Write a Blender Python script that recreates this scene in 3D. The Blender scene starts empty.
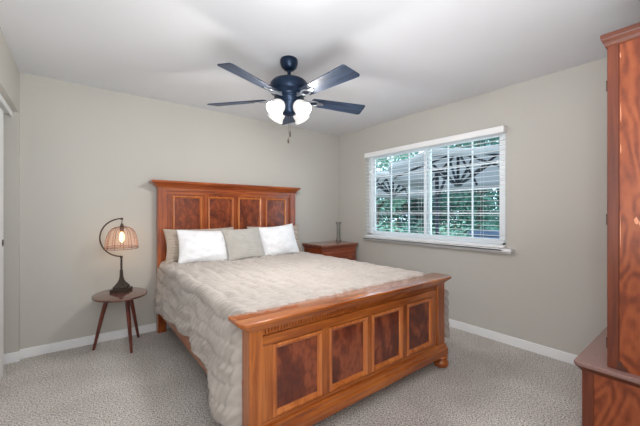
import bpy, bmesh, math, random
from math import pi, sin, cos, radians as R
from mathutils import Vector, Matrix, noise

C = bpy.context.scene.collection
SC = bpy.context.scene
random.seed(7)

# ---------------------------------------------------------------- camera
cam_d = bpy.data.cameras.new('camera')
cam = bpy.data.objects.new('camera', cam_d); C.objects.link(cam)
cam_d.sensor_width = 36.0
cam_d.lens = 310.53 / 640 * 36
cam_d.shift_y = -1.06 / 640
cam_d.clip_start = 0.02
cam.location = (0.3993, -3.6534, 1.2515)
cam.rotation_euler = (pi / 2, 0, -0.65995)
SC.camera = cam

# ---------------------------------------------------------------- world, sun, area light, exposure
W_STRENGTH = 3.6
SUN = 3.0
FILL = 26.0
CEIL_FILL = 32.0
FAN_W = 17.0
SHADE_E = 0.35
world = bpy.data.worlds.new('sky'); SC.world = world
world.use_nodes = True
wn = world.node_tree.nodes; wn.clear()
wo = wn.new('ShaderNodeOutputWorld'); wb = wn.new('ShaderNodeBackground')
wb.inputs[0].default_value = (0.62, 0.82, 1.0, 1); wb.inputs[1].default_value = W_STRENGTH
world.node_tree.links.new(wb.outputs[0], wo.inputs[0])

sun_d = bpy.data.lights.new('sun', 'SUN'); sun_d.energy = SUN; sun_d.angle = R(2); sun_d.color = (1, 0.95, 0.86)
sun = bpy.data.objects.new('sun', sun_d); C.objects.link(sun)
sun.rotation_euler = (R(8), R(-42), 0)          # from above the house towards the garden

fill_d = bpy.data.lights.new('camera_fill', 'AREA'); fill_d.shape = 'RECTANGLE'
fill_d.size = 0.6; fill_d.size_y = 1.2; fill_d.energy = FILL; fill_d.color = (0.97, 0.985, 1)
fill = bpy.data.objects.new('camera_fill', fill_d); C.objects.link(fill)
fill.location = (0.42, -3.80, 1.55); fill.rotation_euler = (R(86), 0, R(-30))   # unseen soft fill, added beside the camera

ceil_fill_d = bpy.data.lights.new('ceiling_fill', 'AREA'); ceil_fill_d.shape = 'DISK'      # added unseen fill, turned up to brighten the ceiling
ceil_fill_d.size = 1.0; ceil_fill_d.energy = CEIL_FILL; ceil_fill_d.color = (0.96, 0.98, 1)
ceil_fill = bpy.data.objects.new('ceiling_fill', ceil_fill_d); C.objects.link(ceil_fill)
ceil_fill.location = (1.0, -3.3, 0.95); ceil_fill.rotation_euler = (R(172), 0, 0)

SC.view_settings.view_transform = 'Standard'
SC.view_settings.look = 'None'
SC.view_settings.gamma = 1
SC.view_settings.use_curve_mapping = False
SC.view_settings.exposure = 0.1
SC.cycles.diffuse_bounces = 8
SC.cycles.max_bounces = 14
SC.cycles.transparent_max_bounces = 24

# ---------------------------------------------------------------- materials
def srgb(r, g, b):
    f = lambda c: c / 12.92 if c <= 0.04045 else ((c + 0.055) / 1.055) ** 2.4
    return (f(r / 255), f(g / 255), f(b / 255), 1)

def new_mat(name):
    m = bpy.data.materials.new(name); m.use_nodes = True
    nt = m.node_tree; b = nt.nodes['Principled BSDF']
    return m, nt, b

def N(nt, kind, **kw):
    n = nt.nodes.new(kind)
    for k, v in kw.items():
        if k in n.inputs.keys(): n.inputs[k].default_value = v
        else: setattr(n, k, v)
    return n

def ramp(nt, fac, stops):
    r = nt.nodes.new('ShaderNodeValToRGB')
    e = r.color_ramp.elements
    while len(e) < len(stops): e.new(0.5)
    for i, (p, c) in enumerate(stops): e[i].position = p; e[i].color = c
    nt.links.new(fac, r.inputs[0]); return r.outputs[0]

def coords(nt, scale=(1, 1, 1), src='Object'):
    tc = nt.nodes.new('ShaderNodeTexCoord'); mp = nt.nodes.new('ShaderNodeMapping')
    mp.inputs['Scale'].default_value = scale
    nt.links.new(tc.outputs[src], mp.inputs[0]); return mp.outputs[0]

def bump(nt, b, h, strength, dist=0.01):
    bp = nt.nodes.new('ShaderNodeBump'); bp.inputs['Strength'].default_value = strength
    bp.inputs['Distance'].default_value = dist
    nt.links.new(h, bp.inputs['Height']); nt.links.new(bp.outputs[0], b.inputs['Normal'])

def plain(name, col, rough=0.5, metal=0.0, var=0.06, vscale=30, bstr=0.0, coat=0.0, spec=0.5):
    m, nt, b = new_mat(name)
    v = coords(nt, (vscale,) * 3)
    n = N(nt, 'ShaderNodeTexNoise'); nt.links.new(v, n.inputs['Vector']); n.inputs['Detail'].default_value = 3
    c = srgb(*col)
    lo = tuple(x * (1 - var) for x in c[:3]) + (1,); hi = tuple(min(1, x * (1 + var)) for x in c[:3]) + (1,)
    nt.links.new(ramp(nt, n.outputs[0], [(0.3, lo), (0.7, hi)]), b.inputs['Base Color'])
    b.inputs['Roughness'].default_value = rough; b.inputs['Metallic'].default_value = metal
    b.inputs['Coat Weight'].default_value = coat; b.inputs['Specular IOR Level'].default_value = spec
    if bstr: bump(nt, b, n.outputs[0], bstr, 0.004)
    return m

def wall_paint(name, col, bscale=90, bstr=0.12):
    m, nt, b = new_mat(name)
    v = coords(nt)
    n = N(nt, 'ShaderNodeTexNoise', Scale=bscale, Detail=4.0); nt.links.new(v, n.inputs['Vector'])
    n2 = N(nt, 'ShaderNodeTexNoise', Scale=1.4, Detail=2.0); nt.links.new(v, n2.inputs['Vector'])
    c = srgb(*col); lo = tuple(x * 0.975 for x in c[:3]) + (1,)
    nt.links.new(ramp(nt, n2.outputs[0], [(0.35, lo), (0.65, c)]), b.inputs['Base Color'])
    b.inputs['Roughness'].default_value = 0.75; b.inputs['Specular IOR Level'].default_value = 0.25
    bump(nt, b, n.outputs[0], bstr, 0.004)
    return m

def wood(name, dark, mid, light, axis='x', scale=1.0, rough=0.28, coat=0.35, streak=9.0):
    """straight grain running along one axis"""
    m, nt, b = new_mat(name)
    s = [streak * 3.2] * 3; s['xyz'.index(axis)] = streak * 0.22
    v = coords(nt, tuple(k * scale for k in s))
    n = N(nt, 'ShaderNodeTexNoise', Scale=1.0, Detail=6.0, Roughness=0.6, Distortion=0.9); nt.links.new(v, n.inputs['Vector'])
    v2 = coords(nt, (3, 3, 3))
    n2 = N(nt, 'ShaderNodeTexNoise', Scale=1.0, Detail=3.0); nt.links.new(v2, n2.inputs['Vector'])
    mx = N(nt, 'ShaderNodeMath', operation='MULTIPLY_ADD'); mx.inputs[1].default_value = 0.35
    nt.links.new(n2.outputs[0], mx.inputs[0]); nt.links.new(n.outputs[0], mx.inputs[2])
    nt.links.new(ramp(nt, mx.outputs[0], [(0.42, srgb(*dark)), (0.62, srgb(*mid)), (0.86, srgb(*light))]), b.inputs['Base Color'])
    b.inputs['Roughness'].default_value = rough
    b.inputs['Coat Weight'].default_value = coat; b.inputs['Coat Roughness'].default_value = 0.12
    bump(nt, b, n.outputs[0], 0.06, 0.003)
    return m

def burl(name, dark, mid, light, scale=5.0, rough=0.3, stretch=(1, 1, 0.6), coat=0.3, dist=2.2):
    """swirling crotch-veneer figure"""
    m, nt, b = new_mat(name)
    v = coords(nt, tuple(scale * k for k in stretch))
    n = N(nt, 'ShaderNodeTexNoise', Scale=1.0, Detail=5.0, Roughness=0.62, Distortion=dist); nt.links.new(v, n.inputs['Vector'])
    w = N(nt, 'ShaderNodeTexNoise', Scale=6.0, Detail=4.0, Distortion=1.2); nt.links.new(v, w.inputs['Vector'])
    mx = N(nt, 'ShaderNodeMath', operation='MULTIPLY_ADD'); mx.inputs[1].default_value = 0.35
    nt.links.new(w.outputs[0], mx.inputs[0]); nt.links.new(n.outputs[0], mx.inputs[2])
    nt.links.new(ramp(nt, mx.outputs[0], [(0.52, srgb(*dark)), (0.69, srgb(*mid)), (0.86, srgb(*light))]), b.inputs['Base Color'])
    b.inputs['Roughness'].default_value = rough; b.inputs['Coat Weight'].default_value = coat
    b.inputs['Coat Roughness'].default_value = 0.15
    return m

def fabric(name, col, var=0.08, weave=420, bstr=0.25, rough=0.9, wr=14, wstr=0.0):
    m, nt, b = new_mat(name)
    v = coords(nt)
    n = N(nt, 'ShaderNodeTexNoise', Scale=weave, Detail=2.0); nt.links.new(v, n.inputs['Vector'])
    n2 = N(nt, 'ShaderNodeTexNoise', Scale=wr, Detail=4.0, Distortion=0.6); nt.links.new(v, n2.inputs['Vector'])
    c = srgb(*col); lo = tuple(x * (1 - var) for x in c[:3]) + (1,); hi = tuple(min(1, x * (1 + var)) for x in c[:3]) + (1,)
    nt.links.new(ramp(nt, n2.outputs[0], [(0.3, lo), (0.7, hi)]), b.inputs['Base Color'])
    b.inputs['Roughness'].default_value = rough; b.inputs['Specular IOR Level'].default_value = 0.2
    b.inputs['Sheen Weight'].default_value = 0.15
    if wstr:
        a = N(nt, 'ShaderNodeMath', operation='MULTIPLY_ADD'); a.inputs[1].default_value = 0.15
        nt.links.new(n.outputs[0], a.inputs[0]); nt.links.new(n2.outputs[0], a.inputs[2])
        bump(nt, b, a.outputs[0], wstr, 0.02)
    else:
        bump(nt, b, n.outputs[0], bstr, 0.003)
    return m

def carpet_mat():
    m, nt, b = new_mat('carpet')
    v = coords(nt)
    n = N(nt, 'ShaderNodeTexNoise', Scale=115.0, Detail=3.0, Roughness=0.75); nt.links.new(v, n.inputs['Vector'])
    vo = N(nt, 'ShaderNodeTexVoronoi', Scale=75.0); nt.links.new(v, vo.inputs['Vector'])
    n2 = N(nt, 'ShaderNodeTexNoise', Scale=2.6, Detail=3.0, Distortion=0.8); nt.links.new(v, n2.inputs['Vector'])
    col = ramp(nt, n.outputs[0], [(0.34, srgb(84, 77, 73)), (0.48, srgb(210, 204, 199)), (0.60, srgb(252, 248, 244))])
    big = ramp(nt, n2.outputs[0], [(0.3, (0.84, 0.83, 0.82, 1)), (0.7, (1, 1, 1, 1))])
    mx = N(nt, 'ShaderNodeMix', data_type='RGBA', blend_type='MULTIPLY'); mx.inputs[0].default_value = 1
    nt.links.new(col, mx.inputs[6]); nt.links.new(big, mx.inputs[7])
    nt.links.new(mx.outputs[2], b.inputs['Base Color'])
    b.inputs['Roughness'].default_value = 1.0; b.inputs['Specular IOR Level'].default_value = 0.1
    a = N(nt, 'ShaderNodeMath', operation='SUBTRACT')
    nt.links.new(n.outputs[0], a.inputs[0]); nt.links.new(vo.outputs['Distance'], a.inputs[1])
    bump(nt, b, a.outputs[0], 0.8, 0.012)
    return m

def glow(name, col, strength, base=(255, 255, 255), rough=0.4):
    m, nt, b = new_mat(name)
    b.inputs['Base Color'].default_value = srgb(*base)
    b.inputs['Roughness'].default_value = rough
    v = coords(nt); n = N(nt, 'ShaderNodeTexNoise', Scale=12.0); nt.links.new(v, n.inputs['Vector'])
    lo = tuple(c * 0.92 for c in srgb(*col)[:3]) + (1,)
    nt.links.new(ramp(nt, n.outputs[0], [(0.3, lo), (0.7, srgb(*col))]), b.inputs['Emission Color'])
    b.inputs['Emission Strength'].default_value = strength
    return m

def clear(name, tint=(0.96, 0.98, 0.98), refl=0.12, rough=0.02):
    m = bpy.data.materials.new(name); m.use_nodes = True; nt = m.node_tree; nt.nodes.clear()
    o = N(nt, 'ShaderNodeOutputMaterial'); t = N(nt, 'ShaderNodeBsdfTransparent'); g = N(nt, 'ShaderNodeBsdfGlossy')
    t.inputs[0].default_value = (*tint, 1); g.inputs['Roughness'].default_value = rough
    lw = N(nt, 'ShaderNodeLayerWeight'); lw.inputs[0].default_value = refl
    mx = N(nt, 'ShaderNodeMixShader')
    nt.links.new(lw.outputs['Fresnel'], mx.inputs[0]); nt.links.new(t.outputs[0], mx.inputs[1]); nt.links.new(g.outputs[0], mx.inputs[2])
    nt.links.new(mx.outputs[0], o.inputs[0]); return m

def sheer(name, col, alpha, trans=0.5):
    """gauze: part see-through, part diffuse and translucent"""
    m = bpy.data.materials.new(name); m.use_nodes = True; nt = m.node_tree; nt.nodes.clear()
    o = N(nt, 'ShaderNodeOutputMaterial'); t = N(nt, 'ShaderNodeBsdfTransparent')
    d = N(nt, 'ShaderNodeBsdfDiffuse'); tr = N(nt, 'ShaderNodeBsdfTranslucent')
    d.inputs[0].default_value = srgb(*col); tr.inputs[0].default_value = srgb(*col)
    m1 = N(nt, 'ShaderNodeMixShader'); m1.inputs[0].default_value = trans
    m2 = N(nt, 'ShaderNodeMixShader'); m2.inputs[0].default_value = alpha
    nt.links.new(d.outputs[0], m1.inputs[1]); nt.links.new(tr.outputs[0], m1.inputs[2])
    nt.links.new(t.outputs[0], m2.inputs[1]); nt.links.new(m1.outputs[0], m2.inputs[2])
    nt.links.new(m2.outputs[0], o.inputs[0]); return m

def leaf_mat(name, a, b_):
    m, nt, b = new_mat(name)
    v = coords(nt); n = N(nt, 'ShaderNodeTexNoise', Scale=5.0, Detail=4.0); nt.links.new(v, n.inputs['Vector'])
    nt.links.new(ramp(nt, n.outputs[0], [(0.3, srgb(*a)), (0.7, srgb(*b_))]), b.inputs['Base Color'])
    b.inputs['Roughness'].default_value = 0.55
    tr = N(nt, 'ShaderNodeBsdfTranslucent'); tr.inputs[0].default_value = srgb(*b_)
    mx = N(nt, 'ShaderNodeMixShader'); mx.inputs[0].default_value = 0.35
    out = nt.nodes['Material Output']
    nt.links.new(b.outputs[0], mx.inputs[1]); nt.links.new(tr.outputs[0], mx.inputs[2]); nt.links.new(mx.outputs[0], out.inputs[0])
    return m

def veneer(name, dark, mid, light, scale=3.0, rough=0.5, stretch=(1, 1, .5), lines=9.0, coat=0.0):
    """rotary-cut figure: nested contour lines over a soft ground"""
    m, nt, b = new_mat(name)
    v = coords(nt, tuple(scale * k for k in stretch))
    n = N(nt, 'ShaderNodeTexNoise', Scale=1.0, Detail=2.0, Roughness=0.5, Distortion=0.5); nt.links.new(v, n.inputs['Vector'])
    mu = N(nt, 'ShaderNodeMath', operation='MULTIPLY'); mu.inputs[1].default_value = lines * 2 * pi; nt.links.new(n.outputs[0], mu.inputs[0])
    si = N(nt, 'ShaderNodeMath', operation='SINE'); nt.links.new(mu.outputs[0], si.inputs[0])
    w = N(nt, 'ShaderNodeTexNoise', Scale=9.0, Detail=4.0); nt.links.new(v, w.inputs['Vector'])
    ma = N(nt, 'ShaderNodeMath', operation='MULTIPLY_ADD'); ma.inputs[1].default_value = .22; nt.links.new(si.outputs[0], ma.inputs[0]); nt.links.new(w.outputs[0], ma.inputs[2])
    nt.links.new(ramp(nt, ma.outputs[0], [(0.22, srgb(*dark)), (0.5, srgb(*mid)), (0.78, srgb(*light))]), b.inputs['Base Color'])
    b.inputs['Roughness'].default_value = rough; b.inputs['Coat Weight'].default_value = coat; b.inputs['Coat Roughness'].default_value = .15
    return m

M = {}
M['wall'] = wall_paint('wall_paint', (194, 192, 186))
M['ceil'] = wall_paint('ceiling_paint', (222, 224, 228), 60, 0.1)
M['trim'] = plain('white_trim', (236, 238, 240), 0.4, var=0.02)
M['blind'] = plain('blind_white', (240, 241, 243), 0.45, var=0.02)
M['vinyl'] = plain('vinyl_white', (236, 239, 242), 0.4, var=0.02)
M['carpet'] = carpet_mat()
D, MI, L = (98, 44, 14), (150, 77, 29), (188, 110, 48)
M['wx'] = wood('cherry_wood_lengthwise', D, MI, L, 'x')
M['wz'] = wood('cherry_wood_upright', D, MI, L, 'z')
M['wy'] = wood('cherry_wood_crosswise', D, MI, L, 'y')
M['wcap'] = wood('polished_cap_wood', D, MI, L, 'x', rough=0.2, coat=0.8)
M['inlay'] = wood('honey_moulding', (142, 72, 30), (180, 100, 46), (206, 128, 66), 'z', 1.0)
M['burl'] = veneer('burl_veneer', (84, 33, 19), (112, 49, 28), (146, 75, 44), 4.2, 0.3, (1, 1, .6), 4.0, 0.3)
H1, H2, H3 = (92, 36, 16), (142, 66, 30), (184, 100, 48)
M['hx'] = wood('headboard_wood_lengthwise', H1, H2, H3, 'x')
M['hz'] = wood('headboard_wood_upright', H1, H2, H3, 'z')
M['hburl'] = burl('headboard_burl', (84, 34, 18), (118, 54, 30), (154, 80, 44), 7.0)
M['armz'] = veneer('armoire_veneer', (114, 48, 18), (140, 66, 30), (155, 80, 41), 4.0, 0.5, (1, 1, .45), 13.0)
M['armedge'] = wood('armoire_edge_wood', (80, 33, 17), (102, 46, 25), (126, 62, 36), 'z', rough=0.55, coat=0)
M['armtop'] = plain('armoire_worn_top', (136, 104, 98), 0.3, var=0.12, vscale=20, coat=0.4)
M['armtrim'] = wood('armoire_moulding', (66, 32, 20), (92, 44, 26), (120, 62, 38), 'y', rough=0.5, coat=0.05)
M['armdark'] = plain('dark_scuff', (84, 48, 36), 0.6, var=0.25, vscale=60)
M['chip'] = plain('bare_wood_chip', (216, 150, 116), 0.7, var=0.1)
M['nst'] = wood('nightstand_wood', (92, 36, 20), (132, 58, 32), (166, 84, 48), 'x')
M['nsttop'] = wood('nightstand_top_wood', (110, 62, 46), (140, 88, 68), (166, 112, 90), 'x', rough=0.2)
M['knob'] = plain('copper_knob', (190, 112, 84), 0.35, 0.6)
M['fan'] = plain('fan_blue_black', (26, 44, 68), 0.32, 0.55, var=0.15, vscale=14)
M['blade'] = wood('fan_blade_blue_black', (22, 30, 44), (32, 46, 68), (52, 72, 98), 'x', rough=0.5, coat=0.05, streak=12)
M['iron'] = plain('brushed_nickel', (196, 202, 210), 0.3, 0.8, var=0.05)
M['frost'] = glow('lit_frosted_glass', (255, 250, 242), SHADE_E, (228, 228, 228))
M['fanbulb'] = glow('lit_bulb', (255, 246, 232), 4.0)
M['tbl'] = wood('side_table_wood', (70, 44, 40), (96, 64, 56), (122, 88, 76), 'x', rough=0.18, coat=0.5)
M['leg'] = wood('side_table_leg_wood', (66, 24, 18), (94, 38, 28), (122, 56, 40), 'z', rough=0.3)
M['bronze'] = plain('aged_bronze', (74, 64, 58), 0.42, 0.6, var=0.25, vscale=60)
M['copperwire'] = plain('copper_wire', (112, 62, 48), 0.4, 0.5)
M['gauze'] = sheer('salmon_gauze', (222, 180, 164), 0.20)
M['ember'] = glow('lit_amber_bulb', (255, 205, 120), 5.0)
M['quilt'] = fabric('ruched_quilt_fabric', (180, 172, 166), 0.06, 260, 0.2)
M['sham'] = fabric('ruched_sham_fabric', (186, 174, 162), 0.07, 300, 0.2)
M['white'] = fabric('white_cotton', (240, 241, 244), 0.02, 300, 0.15, wr=9, wstr=0.35)
M['grey'] = fabric('grey_textured_fabric', (184, 180, 174), 0.06, 200, 0.3)
M['glass'] = clear('window_glass')
M['vase'] = clear('vase_glass', (0.92, 0.93, 0.93), 0.2, 0.08)
M['canopy'] = sheer('umbrella_fabric', (184, 184, 186), 1.0, 0.55)
M['rib'] = plain('umbrella_dark_metal', (36, 42, 54), 0.5, 0.3)
M['lawn'] = plain('lawn', (96, 128, 74), 0.95, var=0.3, vscale=3)
M['patio'] = plain('patio_concrete', (150, 152, 152), 0.9, var=0.1, vscale=8)
M['bark'] = plain('bark', (82, 72, 66), 0.9, var=0.3, vscale=12)
M['leafA'] = leaf_mat('leaf_green', (40, 78, 74), (92, 136, 122))
M['leafB'] = leaf_mat('leaf_dark', (24, 52, 54), (58, 96, 94))
M['leafC'] = leaf_mat('leaf_pale', (78, 122, 112), (142, 180, 160))
M['bluebox'] = plain('blue_grey_resin', (70, 84, 108), 0.6)
M['fence'] = plain('fence_wood', (96, 104, 104), 0.85, var=0.2, vscale=5)

# ---------------------------------------------------------------- mesh helpers
def BM(): return bmesh.new()

def box(bm, x0, x1, y0, y1, z0, z1, bev=0.0, seg=2):
    t = bmesh.new()
    bmesh.ops.create_cube(t, size=1)
    for v in t.verts:
        v.co = Vector((x0 + (v.co.x + .5) * (x1 - x0), y0 + (v.co.y + .5) * (y1 - y0), z0 + (v.co.z + .5) * (z1 - z0)))
    if bev > 0:
        bmesh.ops.bevel(t, geom=t.edges[:], offset=bev, segments=seg, profile=0.5, affect='EDGES')
    merge(bm, t); return bm

def merge(bm, t, mat=None):
    if mat is not None: t.transform(mat)
    me = bpy.data.meshes.new('tmp'); t.to_mesh(me); t.free()
    bm.from_mesh(me); bpy.data.meshes.remove(me)

def lathe(bm, prof, at=(0, 0, 0), seg=32, mat=None, cap=True):
    """prof: list of (radius, height) turned about z"""
    t = bmesh.new(); rings = []
    for r, z in prof:
        rings.append([t.verts.new((r * cos(2 * pi * k / seg), r * sin(2 * pi * k / seg), z)) for k in range(seg)])
    for a, b in zip(rings, rings[1:]):
        for k in range(seg):
            t.faces.new((a[k], a[(k + 1) % seg], b[(k + 1) % seg], b[k]))
    if cap:
        if prof[0][0] > 1e-4: t.faces.new(rings[0][::-1])
        if prof[-1][0] > 1e-4: t.faces.new(rings[-1])
    bmesh.ops.remove_doubles(t, verts=t.verts, dist=1e-6)
    bmesh.ops.recalc_face_normals(t, faces=t.faces)
    m = Matrix.Translation(at)
    if mat is not None: m = m @ mat
    merge(bm, t, m); return bm

def tube(bm, pts, rad, seg=10, closed=False):
    """round bar along points; rad a number or one per point"""
    pts = [Vector(p) for p in pts]; n = len(pts)
    rads = rad if isinstance(rad, (list, tuple)) else [rad] * n
    t = bmesh.new(); rings = []; prev = None
    for i, p in enumerate(pts):
        if closed: d = pts[(i + 1) % n] - pts[i - 1]
        else: d = pts[min(i + 1, n - 1)] - pts[max(i - 1, 0)]
        d.normalize()
        if prev is None:
            a = d.orthogonal().normalized()
        else:
            a = (prev - d * prev.dot(d)).normalized()
        prev = a; b = d.cross(a)
        rings.append([t.verts.new(p + (a * cos(2 * pi * k / seg) + b * sin(2 * pi * k / seg)) * rads[i]) for k in range(seg)])
    pairs = list(zip(rings, rings[1:])) + ([(rings[-1], rings[0])] if closed else [])
    for a, b in pairs:
        for k in range(seg): t.faces.new((a[k], a[(k + 1) % seg], b[(k + 1) % seg], b[k]))
    if not closed:
        t.faces.new(rings[0][::-1]); t.faces.new(rings[-1])
    bmesh.ops.recalc_face_normals(t, faces=t.faces)
    merge(bm, t); return bm

def prism(bm, outline, z0, z1, bev=0.0, seg=2, mat=None):
    """outline of (x, y) lifted from z0 to z1"""
    t = bmesh.new()
    lo = [t.verts.new((x, y, z0)) for x, y in outline]; hi = [t.verts.new((x, y, z1)) for x, y in outline]
    n = len(lo)
    t.faces.new(lo[::-1]); t.faces.new(hi)
    for k in range(n): t.faces.new((lo[k], lo[(k + 1) % n], hi[(k + 1) % n], hi[k]))
    bmesh.ops.recalc_face_normals(t, faces=t.faces)
    if bev:
        es = [e for e in t.edges if abs(e.verts[0].co.z - e.verts[1].co.z) < 1e-6]
        bmesh.ops.bevel(t, geom=es, offset=bev, segments=seg, profile=0.5, affect='EDGES')
    merge(bm, t, mat); return bm

def moulding(bm, rings):
    """stack of rectangles (x0,x1,y0,y1,z): a lofted moulding around a box"""
    t = bmesh.new(); rs = []
    for x0, x1, y0, y1, z in rings:
        rs.append([t.verts.new(p) for p in ((x0, y0, z), (x1, y0, z), (x1, y1, z), (x0, y1, z))])
    for a, b in zip(rs, rs[1:]):
        for k in range(4): t.faces.new((a[k], a[(k + 1) % 4], b[(k + 1) % 4], b[k]))
    t.faces.new(rs[0][::-1]); t.faces.new(rs[-1])
    bmesh.ops.recalc_face_normals(t, faces=t.faces)
    merge(bm, t); return bm

def world_loc(o):
    v = Vector((0, 0, 0))
    while o: v += Vector(o.location); o = o.parent
    return v

def obj(name, bm, mat, parent=None, smooth=False, origin=None):
    """link a mesh given in room coordinates as one object"""
    base = world_loc(parent) if parent else Vector((0, 0, 0))
    org = Vector(origin) if origin is not None else base
    bm.transform(Matrix.Translation(-org))
    me = bpy.data.meshes.new(name); bm.to_mesh(me); bm.free()
    me.materials.append(mat if not isinstance(mat, str) else M[mat])
    if smooth:
        for p in me.polygons: p.use_smooth = True
        if smooth != 'all':
            try: me.set_sharp_from_angle(angle=R(38))
            except Exception: pass
    o = bpy.data.objects.new(name, me); C.objects.link(o)
    o.parent = parent; o.location = org - base
    return o

def tag(o, label, cat, group=None, kind=None):
    o['label'] = label; o['category'] = cat
    if group: o['group'] = group
    if kind: o['kind'] = kind
    return o

def thing(name, label, cat, loc, group=None):
    o = bpy.data.objects.new(name, None); C.objects.link(o)
    o.location = loc; o.empty_display_size = 0.1
    return tag(o, label, cat, group)

def struct(name, bm, mat, parent=None, label=None, cat=None, smooth=False):
    o = obj(name, bm, mat, parent, smooth)
    if parent is None:
        o['kind'] = 'structure'
        if label: o['label'] = label
        if cat: o['category'] = cat
    return o

# ================================================================= THE ROOM
H = 2.44; XR = 3.608; YF = -3.88
WY0, WY1, WZ0, WZ1 = -2.400, -0.585, 0.906, 2.075        # window opening in the right wall
struct('floor', box(BM(), -0.75, XR + .14, YF - .1, 0.12, -0.1, 0.0), 'carpet', None, 'light grey speckled carpet covering the bedroom floor', 'floor')
struct('ceiling', box(BM(), -0.85, XR + .14, YF - .12, 0.12, H, H + .12), 'ceil', None, 'smooth pale grey ceiling above the fan', 'ceiling')
struct('wall_back', box(BM(), 0.0, XR + .14, 0.0, 0.12, 0, H), 'wall', None, 'greige wall behind the headboard and lamp', 'wall')
b = BM()
box(b, XR, XR + .14, YF - .1, WY0, 0, H); box(b, XR, XR + .14, WY1, 0.0, 0, H)
box(b, XR, XR + .14, WY0, WY1, 0, WZ0); box(b, XR, XR + .14, WY0, WY1, WZ1, H)
struct('wall_right', b, 'wall', None, 'greige wall holding the wide window with white blind', 'wall')
b = BM()
CY0, CY1, CZ = -2.0, -0.046, 2.085                      # closet opening
box(b, -0.11, 0.0, CY0, 0.0, CZ, H); box(b, -0.11, 0.0, YF - .1, CY0, 0, H)
struct('wall_left', b, 'wall', None, 'greige strip of wall above the sliding closet door', 'wall')
b = BM()
box(b, -0.75, 0.0, CY1, 0.12, 0, CZ); box(b, -0.75, -0.11, CY1, 0.12, CZ, H)
box(b, -0.85, -0.75, CY0 - .2, 0.12, 0, H); box(b, -0.75, -0.11, CY0 - .2, CY0 - .1, 0, H)
struct('wall_closet', b, 'wall', None, 'greige side wall inside the closet beside its door', 'wall')
struct('wall_front', box(BM(), -0.11, XR + .14, YF - .1, YF, 0, H), 'wall', None, 'greige wall behind the camera and armoire', 'wall')

def baseboard(name, x0, x1, y0, y1, label):
    t = BM(); h = 0.083
    box(t, x0, x1, y0, y1, 0, h, 0.005)
    return struct(name, t, 'trim', None, label, 'baseboard')
baseboard('baseboard_back', 0.0, XR, -0.014, 0.0, 'white baseboard along the wall behind the bed')
baseboard('baseboard_right', XR - .014, XR, YF, -0.014, 'white baseboard below the window wall')
baseboard('baseboard_closet', -0.74, 0.008, CY1 - .014, CY1 + .004, 'short white baseboard inside the closet opening')
# closet: sliding door and track fascia
t = BM(); box(t, -0.085, -0.052, -1.25, -0.325, 0.012, 2.015, 0.003)
dr = struct('door_1', t, 'trim', None, 'white sliding closet door at the far left edge', 'door')
b = BM(); lathe(b, [(0.0, 0), (0.026, 0), (0.028, 0.002), (0.022, 0.004), (0.0, 0.004)], (-0.052, -0.365, 1.02), 20, Matrix.Rotation(pi / 2, 4, 'Y'))
obj('finger_pull', b, 'bronze', dr, True)
b = BM(); box(b, -0.050, -0.036, CY0, CY1 - .004, 2.040, CZ, 0.002); box(b, -0.105, -0.05, CY0, CY1 - .004, 2.06, CZ)
struct('trim_1', b, 'trim', None, 'white closet door track under the wall header', 'trim')

# ---------------------------------------------------------------- window
fx0, fx1 = 3.660, 3.735
win = BM()
box(win, fx0, fx1, WY0, WY0 + .05, WZ0, WZ1, .004); box(win, fx0, fx1, WY1 - .05, WY1, WZ0, WZ1, .004)
box(win, fx0, fx1, WY0, WY1, WZ0, WZ0 + .05, .004); box(win, fx0, fx1, WY0, WY1, WZ1 - .05, WZ1, .004)
wroot = struct('window_1', win, 'vinyl', None, 'wide white sliding window with grids behind the blind', 'window')
MULL = -1.508
def sash(y0, y1, x):
    s = BM(); w = .034
    box(s, x, x + .03, y0, y0 + w, WZ0 + .045, WZ1 - .045, .003); box(s, x, x + .03, y1 - w, y1, WZ0 + .045, WZ1 - .045, .003)
    box(s, x, x + .03, y0 + w, y1 - w, WZ0 + .045, WZ0 + .045 + w, .003); box(s, x, x + .03, y0 + w, y1 - w, WZ1 - .045 - w, WZ1 - .045, .003)
    o = obj('sash', s, 'vinyl', wroot)
    g = BM(); a0, a1, c0, c1 = y0 + w, y1 - w, WZ0 + .045 + w, WZ1 - .045 - w
    for k in (1, 2):
        yy = a0 + (a1 - a0) * k / 3; box(g, x + .006, x + .024, yy - .0065, yy + .0065, c0, c1, .002)
    for k in (1, 2, 3):
        zz = c0 + (c1 - c0) * k / 4; box(g, x + .0065, x + .0235, a0, a1, zz - .0065, zz + .0065, .002)
    obj('muntin_grid', g, 'vinyl', o)
    p = BM(); box(p, x + .013, x + .017, a0, a1, c0, c1); obj('pane', p, 'glass', o)
sash(WY0 + .045, MULL + .036, 3.668)
sash(MULL - .036, WY1 - .045, 3.700)
b = BM(); box(b, 3.530, XR + .05, WY0, WY1, 0.876, 0.9055, .006, 3); box(b, 3.530, XR, -2.478, -0.592, 0.876, 0.906, .008, 3); box(b, 3.575, XR, -2.455, -0.605, 0.856, 0.876, .004)
struct('trim_2', b, 'trim', None, 'white window sill ledge below the blind', 'sill')

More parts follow.
